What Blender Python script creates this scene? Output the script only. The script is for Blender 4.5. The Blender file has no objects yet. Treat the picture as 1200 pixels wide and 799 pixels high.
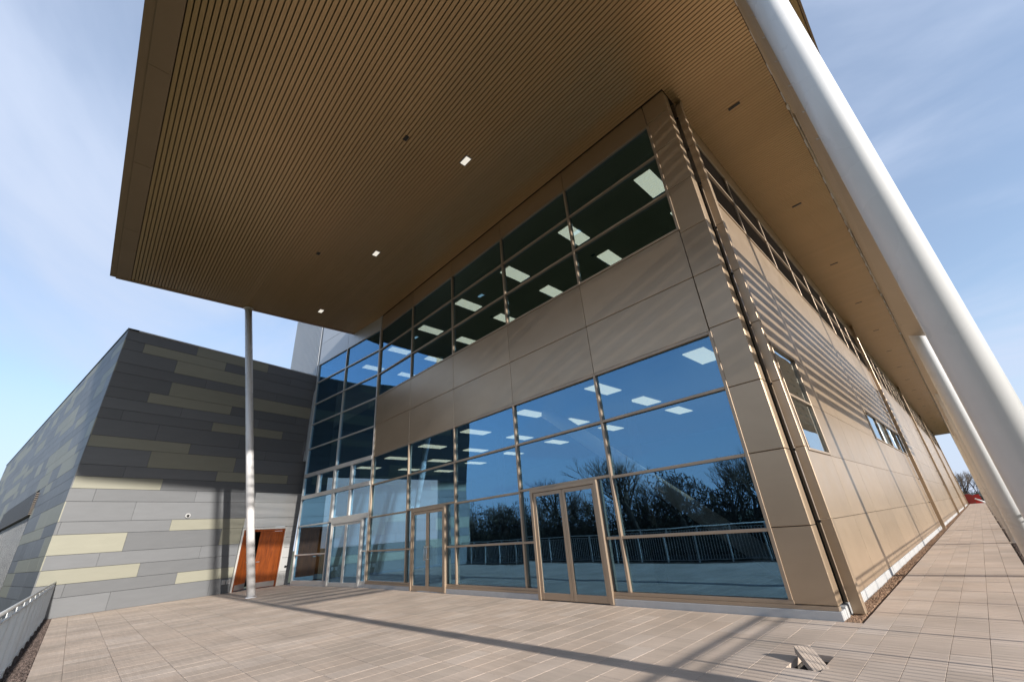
import bpy, bmesh, math, random
from mathutils import Matrix, Vector, Euler
random.seed(7)
R = math.radians
scn = bpy.context.scene
col = scn.collection

# ------------------------------------------------------------------ camera
cam_d = bpy.data.cameras.new('camera')
cam = bpy.data.objects.new('camera', cam_d); col.objects.link(cam)
cam.matrix_world = Matrix(((0.6818288, 0.3507722, 0.6419254, 2.0794),
                           (0.7278083, -0.2371027, -0.6434885, -8.7009),
                           (-0.0735156, 0.9059476, -0.4169584, 1.6),
                           (0, 0, 0, 1)))
cam_d.sensor_width = 36; cam_d.lens = 14.532; cam_d.clip_start = 0.05; cam_d.clip_end = 4000
scn.camera = cam

# ------------------------------------------------------------------ light
SUN = Vector((1.0, -0.036, 0.31)).normalized()       # towards the sun
SUN_EL = math.asin(SUN.z); SUN_AZ = math.atan2(SUN.x, SUN.y)
sd = bpy.data.lights.new('sun', 'SUN'); sd.energy = 4.3; sd.angle = R(0.85); sd.color = (1.0, 0.935, 0.86)
so = bpy.data.objects.new('sun', sd); col.objects.link(so)
so.rotation_euler = (-SUN).to_track_quat('-Z', 'Y').to_euler()
so.location = (40, -3, 30)

w = bpy.data.worlds.new('World'); scn.world = w; w.use_nodes = True
nt = w.node_tree; N = nt.nodes; L = nt.links; N.clear()
out = N.new('ShaderNodeOutputWorld'); bg = N.new('ShaderNodeBackground'); bg.inputs[1].default_value = 0.15
sky = N.new('ShaderNodeTexSky'); sky.sky_type = 'NISHITA'; sky.sun_disc = False
sky.sun_elevation = SUN_EL; sky.sun_rotation = SUN_AZ; sky.air_density = 1.0; sky.dust_density = 0.6; sky.ozone_density = 2.2
tc = N.new('ShaderNodeTexCoord')
# thin cirrus: stretched noise on the direction, projected on a flat layer high above
sep = N.new('ShaderNodeSeparateXYZ'); L.new(tc.outputs['Generated'], sep.inputs[0])
zc = N.new('ShaderNodeMath'); zc.operation = 'MAXIMUM'; zc.inputs[1].default_value = 0.06; L.new(sep.outputs['Z'], zc.inputs[0])
za = N.new('ShaderNodeMath'); za.operation = 'ADD'; za.inputs[1].default_value = 0.15; L.new(zc.outputs[0], za.inputs[0])
dx = N.new('ShaderNodeMath'); dx.operation = 'DIVIDE'; L.new(sep.outputs['X'], dx.inputs[0]); L.new(za.outputs[0], dx.inputs[1])
dy = N.new('ShaderNodeMath'); dy.operation = 'DIVIDE'; L.new(sep.outputs['Y'], dy.inputs[0]); L.new(za.outputs[0], dy.inputs[1])
cmb = N.new('ShaderNodeCombineXYZ'); L.new(dx.outputs[0], cmb.inputs[0]); L.new(dy.outputs[0], cmb.inputs[1])
def cloud(rot, sx, sy, scale, lo, hi, off):
    mp = N.new('ShaderNodeMapping'); mp.inputs['Rotation'].default_value = (0, 0, rot); mp.inputs['Scale'].default_value = (sx, sy, 1)
    mp.inputs['Location'].default_value = (off, off * .7, 0)
    L.new(cmb.outputs[0], mp.inputs[0])
    no = N.new('ShaderNodeTexNoise'); no.inputs['Scale'].default_value = scale; no.inputs['Detail'].default_value = 7; no.inputs['Roughness'].default_value = .55
    no.inputs['Distortion'].default_value = .5
    L.new(mp.outputs[0], no.inputs['Vector'])
    mr = N.new('ShaderNodeMapRange'); mr.inputs[1].default_value = lo; mr.inputs[2].default_value = hi; mr.interpolation_type = 'SMOOTHSTEP'
    L.new(no.outputs[0], mr.inputs[0]); return mr
c1 = cloud(R(20), 0.6, 1.1, .9, .36, .72, 3.1); c2 = cloud(R(-35), .5, 1.4, 1.3, .48, 1.05, 9.4)
ad = N.new('ShaderNodeMath'); ad.operation = 'MAXIMUM'; L.new(c1.outputs[0], ad.inputs[0]); L.new(c2.outputs[0], ad.inputs[1])
ms = N.new('ShaderNodeMath'); ms.operation = 'MULTIPLY'; ms.inputs[1].default_value = .80; L.new(ad.outputs[0], ms.inputs[0])
vl = N.new('ShaderNodeMath'); vl.operation = 'ADD'; vl.inputs[1].default_value = .28; L.new(ms.outputs[0], vl.inputs[0])
mx = N.new('ShaderNodeMixRGB'); mx.inputs[2].default_value = (2.75, 3.2, 4.1, 1)
hz = N.new('ShaderNodeMapRange'); hz.inputs[1].default_value = 0.0; hz.inputs[2].default_value = .5; hz.inputs[3].default_value = .92; hz.inputs[4].default_value = 0; hz.interpolation_type = 'SMOOTHSTEP'
L.new(sep.outputs['Z'], hz.inputs[0])
mm = N.new('ShaderNodeMath'); mm.operation = 'MAXIMUM'; L.new(vl.outputs[0], mm.inputs[0]); L.new(hz.outputs[0], mm.inputs[1])
L.new(mm.outputs[0], mx.inputs[0]); L.new(sky.outputs[0], mx.inputs[1])
L.new(mx.outputs[0], bg.inputs[0]); L.new(bg.outputs[0], out.inputs[0])

scn.view_settings.view_transform = 'Standard'; scn.view_settings.look = 'None'
scn.view_settings.exposure = 0.66; scn.view_settings.gamma = 1
scn.view_settings.use_curve_mapping = False
scn.render.engine = 'CYCLES'
scn.cycles.max_bounces = 8; scn.cycles.glossy_bounces = 5; scn.cycles.transparent_max_bounces = 12
scn.cycles.caustics_reflective = False; scn.cycles.caustics_refractive = False
scn.cycles.use_denoising = True

# ------------------------------------------------------------------ materials
def new_mat(name):
    m = bpy.data.materials.new(name); m.use_nodes = True
    n = m.node_tree.nodes; b = n['Principled BSDF']
    return m, n, m.node_tree.links, b

def simple(name, c, rough=.5, metal=0.0, var=.08, nscale=3.0, stretch=(1, 1, 1), objvar=0.0, bump=0.0, bscale=60.0, c2=None, coat=0.0, rvar=0.0, spec=.5):
    """colour c broken up by a noise in world space, optional random tint per piece, fine relief"""
    m, n, l, b = new_mat(name)
    geo = n.new('ShaderNodeNewGeometry')
    mp = n.new('ShaderNodeMapping'); mp.inputs['Scale'].default_value = stretch; l.new(geo.outputs['Position'], mp.inputs[0])
    no = n.new('ShaderNodeTexNoise'); no.inputs['Scale'].default_value = nscale; no.inputs['Detail'].default_value = 6; no.inputs['Roughness'].default_value = .6
    l.new(mp.outputs[0], no.inputs['Vector'])
    mixc = n.new('ShaderNodeMixRGB'); l.new(no.outputs[0], mixc.inputs[0])
    d = c2 if c2 else tuple(x * (1 + var * 2) for x in c)
    e = tuple(x * (1 - var * 2) for x in c)
    mixc.inputs[1].default_value = (*e, 1); mixc.inputs[2].default_value = (*d, 1)
    last = mixc.outputs[0]
    if objvar:
        oi = n.new('ShaderNodeObjectInfo'); s = n.new('ShaderNodeMath'); s.operation = 'ADD'
        l.new(oi.outputs['Random'], s.inputs[0]); l.new(geo.outputs['Random Per Island'], s.inputs[1])
        fr = n.new('ShaderNodeMath'); fr.operation = 'FRACT'; l.new(s.outputs[0], fr.inputs[0])
        mr = n.new('ShaderNodeMapRange'); mr.inputs[3].default_value = 1 - objvar; mr.inputs[4].default_value = 1 + objvar
        l.new(fr.outputs[0], mr.inputs[0])
        vm = n.new('ShaderNodeVectorMath'); vm.operation = 'SCALE'; l.new(last, vm.inputs[0]); l.new(mr.outputs[0], vm.inputs['Scale'])
        last = vm.outputs[0]
    l.new(last, b.inputs['Base Color'])
    b.inputs['Roughness'].default_value = rough; b.inputs['Metallic'].default_value = metal
    b.inputs['Specular IOR Level'].default_value = spec
    if rvar:
        n3 = n.new('ShaderNodeTexNoise'); n3.inputs['Scale'].default_value = 1.7; n3.inputs['Detail'].default_value = 4
        l.new(geo.outputs['Position'], n3.inputs['Vector'])
        r3 = n.new('ShaderNodeMapRange'); r3.inputs[3].default_value = rough - rvar; r3.inputs[4].default_value = rough + rvar
        l.new(n3.outputs[0], r3.inputs[0]); l.new(r3.outputs[0], b.inputs['Roughness'])
    if coat: b.inputs['Coat Weight'].default_value = coat; b.inputs['Coat Roughness'].default_value = .15
    if bump:
        n2 = n.new('ShaderNodeTexNoise'); n2.inputs['Scale'].default_value = bscale; n2.inputs['Detail'].default_value = 3
        l.new(geo.outputs['Position'], n2.inputs['Vector'])
        bp = n.new('ShaderNodeBump'); bp.inputs['Strength'].default_value = bump; bp.inputs['Distance'].default_value = .01
        l.new(n2.outputs[0], bp.inputs['Height']); l.new(bp.outputs[0], b.inputs['Normal'])
    return m

M = {}
M['bronze'] = simple('bronze_panel', (.45, .338, .228), .32, .54, .05, .9, (1, 1, 2.5), .075, bump=.05, bscale=1.3, rvar=.09)
M['bronze_frame'] = simple('bronze_frame', (.41, .315, .225), .38, .4, .05, 2)
M['soffit'] = simple('bronze_soffit', (.56, .385, .205), .34, .42, .05, .30, (1, 1, 1), .025, rvar=.07)
M['soffit_dark'] = simple('soffit_shadow_gap', (.05, .035, .022), .8)
M['margin'] = simple('bronze_margin', (.38, .27, .19), .45, .3, .06, .8)
M['margin_light'] = simple('pale_margin_trim', (.52, .45, .37), .45, .3, .05, .8)
M['slat'] = simple('bronze_slat', (.42, .355, .285), .4, .4, .05, 1.5)
M['silver'] = simple('silver_panel', (.56, .565, .56), .38, .35, .04, 1.0, (1, 1, 1), .04)
M['silver_frame'] = simple('silver_frame', (.60, .59, .56), .35, .35, .04, 2)
M['grey_clad'] = simple('grey_cladding', (.148, .155, .163), .50, .1, .05, 1.6, (1, 1, 4), .14, bump=.03, bscale=180, rvar=.06)
M['olive_clad'] = simple('olive_cladding', (.27, .266, .212), .52, .1, .04, 1.6, (1, 1, 4), .07, bump=.03, bscale=180)
M['dark_back'] = simple('dark_backing', (.018, .018, .020), .8)
M['louvre'] = simple('dark_louvre', (.085, .072, .062), .45, .3)
M['white_paint'] = simple('white_paint', (.84, .84, .84), .28, 0, .03, 2.5, coat=.3, rvar=.06)
M['rail_steel'] = simple('pale_rail_steel', (.60, .61, .60), .35, .1, .05, 4)
M['kerb'] = simple('pale_kerb', (.46, .46, .45), .6, 0, .07, 5, bump=.1)
M['gravel'] = simple('brown_gravel', (.30, .19, .12), .85, 0, .3, 40, objvar=.45)
M['dark_gravel'] = simple('dark_gravel', (.10, .075, .065), .9, 0, .3, 40, objvar=.5)
M['bed'] = simple('sand_bed', (.07, .06, .05), .95, 0, .2, 30, bump=.5, bscale=90)
M['concrete'] = simple('concrete', (.30, .29, .27), .85, 0, .15, 2, bump=.2)
M['grass'] = simple('grass', (.055, .085, .025), .95, 0, .3, .6, c2=(.10, .10, .04), bump=.6, bscale=12)
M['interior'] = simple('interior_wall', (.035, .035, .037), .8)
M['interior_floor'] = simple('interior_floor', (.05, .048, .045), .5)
M['interior_beam'] = simple('interior_beam', (.82, .84, .82), .6)
M['fluted'] = simple('fluted_cladding', (.50, .52, .53), .5, .25, .03, 1)
M['steel'] = simple('brushed_steel', (.55, .55, .55), .3, .9, .04, 8)
M['black'] = simple('black_plastic', (.02, .02, .02), .4)
M['red'] = simple('red_paint', (.55, .03, .02), .4, 0, .1)
M['dark_red'] = simple('dark_red_paint', (.32, .03, .02), .5, 0, .1)
M['green'] = simple('green_mesh_fence', (.20, .30, .24), .5)
M['bark'] = simple('grey_bark', (.10, .080, .062), .9, 0, .2, 5)
M['twig'] = simple('winter_twigs', (.085, .062, .042), .9, 0, .2, 1.5, objvar=.2)
M['evergreen'] = simple('evergreen_leaf', (.035, .055, .022), .7, 0, .3, 1.5, objvar=.35)
M['scrub'] = simple('winter_scrub', (.045, .038, .024), .9, 0, .35, .8, objvar=.4)

def paver_mat(name, c):
    m, n, l, b = new_mat(name)
    geo = n.new('ShaderNodeNewGeometry')
    oi = n.new('ShaderNodeObjectInfo'); s = n.new('ShaderNodeMath'); s.operation = 'ADD'
    l.new(oi.outputs['Random'], s.inputs[0]); l.new(geo.outputs['Random Per Island'], s.inputs[1])
    fr = n.new('ShaderNodeMath'); fr.operation = 'FRACT'; l.new(s.outputs[0], fr.inputs[0])
    cr = n.new('ShaderNodeValToRGB'); l.new(fr.outputs[0], cr.inputs[0])
    e = cr.color_ramp.elements
    e[0].position = 0; e[0].color = (c[0] * .92, c[1] * .91, c[2] * .90, 1)
    e[1].position = 1; e[1].color = (c[0] * 1.09, c[1] * 1.09, c[2] * 1.1, 1)
    q = cr.color_ramp.elements.new(.5); q.color = (c[0] * 1.02, c[1] * .98, c[2] * .95, 1)
    # streaky grain along X
    mp = n.new('ShaderNodeMapping'); mp.inputs['Scale'].default_value = (1.2, 16, 1); l.new(geo.outputs['Position'], mp.inputs[0])
    no = n.new('ShaderNodeTexNoise'); no.inputs['Scale'].default_value = 1.0; no.inputs['Detail'].default_value = 5; no.inputs['Roughness'].default_value = .65
    l.new(mp.outputs[0], no.inputs['Vector'])
    mr = n.new('ShaderNodeMapRange'); mr.inputs[1].default_value = .25; mr.inputs[2].default_value = .75; mr.inputs[3].default_value = .88; mr.inputs[4].default_value = 1.10
    l.new(no.outputs[0], mr.inputs[0])
    fine = n.new('ShaderNodeTexNoise'); fine.inputs['Scale'].default_value = 140; fine.inputs['Detail'].default_value = 3
    l.new(geo.outputs['Position'], fine.inputs['Vector'])
    mf = n.new('ShaderNodeMapRange'); mf.inputs[1].default_value = .3; mf.inputs[2].default_value = .7; mf.inputs[3].default_value = .82; mf.inputs[4].default_value = 1.15
    l.new(fine.outputs[0], mf.inputs[0])
    big = n.new('ShaderNodeTexNoise'); big.inputs['Scale'].default_value = .7; big.inputs['Detail'].default_value = 5
    l.new(geo.outputs['Position'], big.inputs['Vector'])
    mb = n.new('ShaderNodeMapRange'); mb.inputs[1].default_value = .3; mb.inputs[2].default_value = .65; mb.inputs[3].default_value = .82; mb.inputs[4].default_value = 1.10
    l.new(big.outputs[0], mb.inputs[0])
    p1 = n.new('ShaderNodeMath'); p1.operation = 'MULTIPLY'; l.new(mr.outputs[0], p1.inputs[0]); l.new(mf.outputs[0], p1.inputs[1])
    p2 = n.new('ShaderNodeMath'); p2.operation = 'MULTIPLY'; l.new(p1.outputs[0], p2.inputs[0]); l.new(mb.outputs[0], p2.inputs[1])
    vm = n.new('ShaderNodeVectorMath'); vm.operation = 'SCALE'; l.new(cr.outputs[0], vm.inputs[0]); l.new(p2.outputs[0], vm.inputs['Scale'])
    l.new(vm.outputs[0], b.inputs['Base Color']); b.inputs['Roughness'].default_value = .8
    # fine ribs of the wire-cut face
    sp = n.new('ShaderNodeSeparateXYZ'); l.new(geo.outputs['Position'], sp.inputs[0])
    k = n.new('ShaderNodeMath'); k.operation = 'MULTIPLY'; k.inputs[1].default_value = 2 * math.pi / .0325; l.new(sp.outputs['Y'], k.inputs[0])
    sn = n.new('ShaderNodeMath'); sn.operation = 'SINE'; l.new(k.outputs[0], sn.inputs[0])
    bp = n.new('ShaderNodeBump'); bp.inputs['Strength'].default_value = .07; bp.inputs['Distance'].default_value = .003
    l.new(sn.outputs[0], bp.inputs['Height'])
    bp2 = n.new('ShaderNodeBump'); bp2.inputs['Strength'].default_value = .25; bp2.inputs['Distance'].default_value = .001
    l.new(fine.outputs[0], bp2.inputs['Height']); l.new(bp.outputs[0], bp2.inputs['Normal']); l.new(bp2.outputs[0], b.inputs['Normal'])
    return m
M['paver'] = paver_mat('tan_paver', (.56, .465, .38))

def wood_mat():
    m, n, l, b = new_mat('orange_wood')
    geo = n.new('ShaderNodeNewGeometry'); mp = n.new('ShaderNodeMapping'); mp.inputs['Scale'].default_value = (14, 14, 1.2)
    l.new(geo.outputs['Position'], mp.inputs[0])
    no = n.new('ShaderNodeTexNoise'); no.inputs['Scale'].default_value = 1; no.inputs['Detail'].default_value = 6; no.inputs['Distortion'].default_value = 1.2
    l.new(mp.outputs[0], no.inputs['Vector'])
    cr = n.new('ShaderNodeValToRGB'); l.new(no.outputs[0], cr.inputs[0])
    cr.color_ramp.elements[0].color = (.10, .022, .004, 1); cr.color_ramp.elements[1].color = (.25, .060, .010, 1)
    cr.color_ramp.elements[0].position = .25; cr.color_ramp.elements[1].position = .75
    l.new(cr.outputs[0], b.inputs['Base Color']); b.inputs['Roughness'].default_value = .35
    return m
M['wood'] = wood_mat()

def glass_mat(name, tint, refl, lo, hi, wav=.05):
    """solar control glass: a mirror-like coat over a dark tinted pane"""
    m = bpy.data.materials.new(name); m.use_nodes = True
    n = m.node_tree.nodes; l = m.node_tree.links; n.clear()
    o = n.new('ShaderNodeOutputMaterial'); g = n.new('ShaderNodeBsdfGlossy'); g.inputs['Color'].default_value = (*refl, 1); g.inputs['Roughness'].default_value = 0.0
    t = n.new('ShaderNodeBsdfTransparent'); t.inputs['Color'].default_value = (*tint, 1)
    lw = n.new('ShaderNodeLayerWeight'); lw.inputs['Blend'].default_value = .5
    mr = n.new('ShaderNodeMapRange'); mr.inputs[3].default_value = lo; mr.inputs[4].default_value = hi
    pw = n.new('ShaderNodeMath'); pw.operation = 'POWER'; pw.inputs[1].default_value = 3.0
    l.new(lw.outputs['Facing'], pw.inputs[0]); l.new(pw.outputs[0], mr.inputs[0])
    mix = n.new('ShaderNodeMixShader'); l.new(mr.outputs[0], mix.inputs[0]); l.new(t.outputs[0], mix.inputs[1]); l.new(g.outputs[0], mix.inputs[2])
    # faint waviness of real panes
    geo = n.new('ShaderNodeNewGeometry'); no = n.new('ShaderNodeTexNoise'); no.inputs['Scale'].default_value = .9; no.inputs['Detail'].default_value = 1
    l.new(geo.outputs['Position'], no.inputs['Vector'])
    bp = n.new('ShaderNodeBump'); bp.inputs['Strength'].default_value = wav; bp.inputs['Distance'].default_value = .05
    l.new(no.outputs[0], bp.inputs['Height']); l.new(bp.outputs[0], g.inputs['Normal'])
    l.new(mix.outputs[0], o.inputs[0]); return m
M['glass'] = glass_mat('blue_solar_glass', (.70, .75, .75), (.27, .56, .86), .33, .95)
M['glass_side'] = glass_mat('side_glass', (.60, .66, .66), (.80, .92, 1.0), .35, .95, .02)

def emit(name, c, s):
    m = bpy.data.materials.new(name); m.use_nodes = True
    n = m.node_tree.nodes; l = m.node_tree.links; n.clear()
    o = n.new('ShaderNodeOutputMaterial'); e = n.new('ShaderNodeEmission'); e.inputs[0].default_value = (*c, 1); e.inputs[1].default_value = s
    l.new(e.outputs[0], o.inputs[0]); return m
M['panel_light'] = emit('lit_ceiling_panel', (1.0, .97, .74), 1.15)
M['downlight'] = emit('lit_downlight', (1, .93, .8), .55)

# ------------------------------------------------------------------ helpers
W = {}          # world matrix of every object made
def link(o, parent=None, mat4=None):
    mat4 = mat4 or Matrix.Identity(4)
    col.objects.link(o)
    if parent is not None:
        o.parent = parent; o.matrix_parent_inverse = W[parent.name].inverted()
    o.matrix_basis = mat4; W[o.name] = mat4.copy(); return o
def props(o, label=None, cat=None, group=None, kind=None):
    if label: o['label'] = label
    if cat: o['category'] = cat
    if group: o['group'] = group
    if kind: o['kind'] = kind
    return o
def empty(name, loc, label=None, cat=None, group=None, parent=None):
    o = bpy.data.objects.new(name, None); o.empty_display_size = .3
    link(o, parent, Matrix.Translation(loc)); return props(o, label, cat, group)
def mesh_from_bm(name, bm, mat, smooth=False):
    me = bpy.data.meshes.new(name); bm.to_mesh(me); bm.free()
    me.materials.append(mat)
    if smooth:
        for p in me.polygons: p.use_smooth = True
    return me
BOX = {}
def box_mesh(dx, dy, dz, bev, mat):
    key = (round(dx, 4), round(dy, 4), round(dz, 4), bev, mat.name)
    if key in BOX: return BOX[key]
    bm = bmesh.new(); bmesh.ops.create_cube(bm, size=1.0)
    bmesh.ops.scale(bm, vec=(dx, dy, dz), verts=bm.verts)
    b = min(bev, .3 * min(dx, dy, dz))
    if b > 0: bmesh.ops.bevel(bm, geom=list(bm.edges), offset=b, segments=1, affect='EDGES')
    BOX[key] = mesh_from_bm('piece', bm, mat); return BOX[key]
I4 = Matrix.Identity(4)
def box(name, F, a, b, mat, parent=None, bev=.004, **kw):
    """a box between local corners a and b of the frame F"""
    a = Vector(a); b = Vector(b)
    lo = Vector((min(a[i], b[i]) for i in range(3))); hi = Vector((max(a[i], b[i]) for i in range(3)))
    d = hi - lo; o = bpy.data.objects.new(name, box_mesh(d.x, d.y, d.z, bev, mat))
    link(o, parent, F @ Matrix.Translation((lo + hi) / 2)); return props(o, **kw)
def raw(name, verts, faces, mat, parent=None, smooth=False, F=None, **kw):
    me = bpy.data.meshes.new(name); me.from_pydata([tuple(v) for v in verts], [], faces); me.update(); me.materials.append(mat)
    if smooth:
        for p in me.polygons: p.use_smooth = True
    o = bpy.data.objects.new(name, me); link(o, parent, F); return props(o, **kw)
def prism(name, F, poly, d0, d1, mat, parent=None, **kw):
    """polygon in the frame's (x, z), extruded along its y from d0 to d1"""
    n = len(poly); v = [(p[0], d0, p[1]) for p in poly] + [(p[0], d1, p[1]) for p in poly]
    f = [tuple(range(n)), tuple(range(2 * n - 1, n - 1, -1))] + [(i, i + n, (i + 1) % n + n, (i + 1) % n) for i in range(n)]
    me = bpy.data.meshes.new(name); me.from_pydata(v, [], f)
    bm = bmesh.new(); bm.from_mesh(me); bmesh.ops.recalc_face_normals(bm, faces=bm.faces); bm.to_mesh(me); bm.free()
    me.materials.append(mat); o = bpy.data.objects.new(name, me); link(o, parent, F); return props(o, **kw)
def frame_m(o, x, z):
    """frame with origin o, local x and local z; local y = z cross x (the inward direction)"""
    x = Vector(x).normalized(); z = Vector(z); z = (z - x * z.dot(x)).normalized(); y = z.cross(x)
    m = Matrix((x, y, z)).transposed().to_4x4(); m.translation = Vector(o); return m
def tube_bm(bm, p0, p1, r0, r1=None, n=20, caps=True):
    r1 = r1 or r0; p0 = Vector(p0); p1 = Vector(p1); d = (p1 - p0).normalized()
    a = d.orthogonal().normalized(); b = d.cross(a); A = []; B = []
    for i in range(n):
        t = 2 * math.pi * i / n; q = a * math.cos(t) + b * math.sin(t)
        A.append(bm.verts.new(p0 + q * r0)); B.append(bm.verts.new(p1 + q * r1))
    for i in range(n):
        f = bm.faces.new((A[i], A[(i + 1) % n], B[(i + 1) % n], B[i])); f.smooth = True
    if caps: bm.faces.new(A[::-1]); bm.faces.new(B)
def tube(name, p0, p1, r0, mat, parent=None, r1=None, n=20, **kw):
    bm = bmesh.new(); tube_bm(bm, p0, p1, r0, r1, n)
    me = bpy.data.meshes.new(name); bm.to_mesh(me); bm.free(); me.materials.append(mat)
    o = bpy.data.objects.new(name, me); link(o, parent); return props(o, **kw)
def bm_box(bm, lo, hi, F=None):
    F = F or I4; c = [F @ Vector((x, y, z)) for z in (lo[2], hi[2]) for y in (lo[1], hi[1]) for x in (lo[0], hi[0])]
    v = [bm.verts.new(p) for p in c]
    for f in ((0, 2, 3, 1), (4, 5, 7, 6), (0, 1, 5, 4), (2, 6, 7, 3), (0, 4, 6, 2), (1, 3, 7, 5)): bm.faces.new([v[i] for i in f])
def bm_obj(name, bm, mat, parent=None, F=None, **kw):
    me = bpy.data.meshes.new(name); bm.to_mesh(me); bm.free(); me.materials.append(mat)
    o = bpy.data.objects.new(name, me); link(o, parent, F); return props(o, **kw)

# ================================================================== SETTING
# ground far below the terrace, out to the horizon
GZ = -3.5
raw('ground', [(-1500, -1500, GZ), (1500, -1500, GZ), (1500, 1500, GZ), (-1500, 1500, GZ)], [(0, 1, 2, 3)], M['grass'], kind='structure')
YE = 106.0                                   # far end of the long facade
HX, HY = -.075, -2.622                       # the cell where a paver is lifted out
PX, PY = .325, .643
box('terrace', I4, (-27, -9.6, GZ), (3.1, 10, -.22), M['concrete'], bev=.02, kind='structure')
box('walkway_base', I4, (-1.0, 10, GZ), (3.1, 112, -.22), M['concrete'], bev=.02, kind='structure')
pav = bpy.data.objects.new('pavement', None); link(pav); props(pav, kind='structure')
bed = box('bedding_layer', I4, (-26.0, -8.86, -.215), (2.24, 0.3, -.075), M['bed'], pav, bev=0)
# the bed is cut round the hole: four slabs instead of one
bpy.data.objects.remove(bed)
for a, b in (((-26, -8.86, -.215), (HX, 0.3, -.075)), ((HX + PX, -8.86, -.215), (2.24, .3, -.075)), ((HX, -8.86, -.215), (HX + PX, HY, -.075)), ((HX, HY + PY, -.215), (HX + PX, .3, -.075))):
    box('bedding_layer', I4, a, b, M['bed'], pav, bev=0)
box('bedding_layer', I4, (.19, .3, -.215), (2.24, 112, -.075), M['bed'], pav, bev=0)

cells = []
def wall_edge(y): return -21.9 - .1993 * (y + 8.8) / .98    # foot of the dark wall
for ix in range(-75, 7):
    x0 = .25 + ix * PX
    for iy in range(-14, 175):
        y0 = -.05 + iy * PY - (PY if False else 0)
        y1 = y0 + PY; x1 = x0 + PX
        if y1 < -8.7 or x1 > 2.21: continue
        if y1 > .02 and ix < 0: continue
        if ix < 0 and y0 > -.1: continue
        if y0 > 108: continue
        yc = (y0 + y1) / 2
        if x1 < wall_edge(yc) : continue
        if abs(x0 - HX) < .02 and abs(y0 - HY) < .03: continue
        ya = max(y0, -8.82)
        cells.append((x0, ya, x1, y1))
Mi = cam.matrix_world.inverted()
def seen(c):
    p = Mi @ Vector(((c[0] + c[2]) / 2, (c[1] + c[3]) / 2, 0))
    if p.z > -.3: return 0
    u = p.x / -p.z * 484.4; v = p.y / -p.z * 484.4
    if abs(u) > 640 or abs(v) > 440: return 0
    return 1.6 / (-p.z) ** 3
cells.sort(key=seen, reverse=True)
gap = .0028
for i, (x0, y0, x1, y1) in enumerate(cells[:300]):
    t = random.uniform(-.0006, .0006)
    o = box('paver', I4, (x0 + gap, y0 + gap, -.065 + t), (x1 - gap, y1 - gap, t), M['paver'], pav, bev=.001)
    o.matrix_basis = o.matrix_basis @ Euler((random.uniform(-.0012, .0012), random.uniform(-.0014, .0014), random.uniform(-.002, .002))).to_matrix().to_4x4()
V = []; Fc = []
for (x0, y0, x1, y1) in cells[300:]:
    k = len(V); z = random.uniform(-.0005, .0005)
    a, b, c, d = x0 + gap, y0 + gap, x1 - gap, y1 - gap; e = .001
    V += [(a, b, -.06), (c, b, -.06), (c, d, -.06), (a, d, -.06), (a, b, z - e), (c, b, z - e), (c, d, z - e), (a, d, z - e), (a + e, b + e, z), (c - e, b + e, z), (c - e, d - e, z), (a + e, d - e, z)]
    for j in range(4): Fc += [(k + j, k + (j + 1) % 4, k + 4 + (j + 1) % 4, k + 4 + j), (k + 4 + j, k + 4 + (j + 1) % 4, k + 8 + (j + 1) % 4, k + 8 + j)]
    Fc.append((k + 8, k + 9, k + 10, k + 11))
raw('distant_pavers', V, Fc, M['paver'], pav, kind='stuff')

# the lifted paver leaning out of its hole
A_ = Vector((-.06, -2.257, .125)); Ll = Vector((.21, -.29, -.125)).normalized(); Ww = Vector((.085, .14, .03)); Ww = (Ww - Ll * Ww.dot(Ll)).normalized(); Nn = Ww.cross(Ll)
if Nn.z < 0: Nn = -Nn
rnd_ = random.Random(2); prof_ = []
for q in range(5):                       # ribbed wear face: shallow grooves along its length
    a_ = .175 * q / 5; prof_ += [(a_ + .002, -.0025), (a_ + .005, 0), (a_ + .030, 0), (a_ + .033, -.0025)]
prof_ += [(.175, -.004), (.174, -.078), (.168, -.082), (.005, -.083), (.0, -.077)]
ringn = len(prof_); Vp = []
for q in range(9):
    t_ = .42 * q / 8
    for (a_, h_) in prof_:
        jx, jz = (rnd_.uniform(-.002, .002), rnd_.uniform(-.002, .002)) if h_ < -.003 or q in (0, 8) else (0, rnd_.uniform(-.0006, .0006))
        Vp.append(A_ + Ll * (t_ + (rnd_.uniform(-.004, .004) if q in (0, 8) else 0)) + Ww * (a_ + jx) + Nn * (h_ + jz))
Fp = [(q * ringn + k_, q * ringn + (k_ + 1) % ringn, (q + 1) * ringn + (k_ + 1) % ringn, (q + 1) * ringn + k_) for q in range(8) for k_ in range(ringn)]
Fp += [tuple(range(ringn))[::-1], tuple(range(8 * ringn, 9 * ringn))]
lp = raw('loose_paver', Vp, Fp, M['paver'], label='lifted tan paver tilted out of the open hole in the paving', cat='paving stone')
lpm = lp.data; _b = bmesh.new(); _b.from_mesh(lpm); bmesh.ops.recalc_face_normals(_b, faces=_b.faces); _b.to_mesh(lpm); _b.free()
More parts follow.
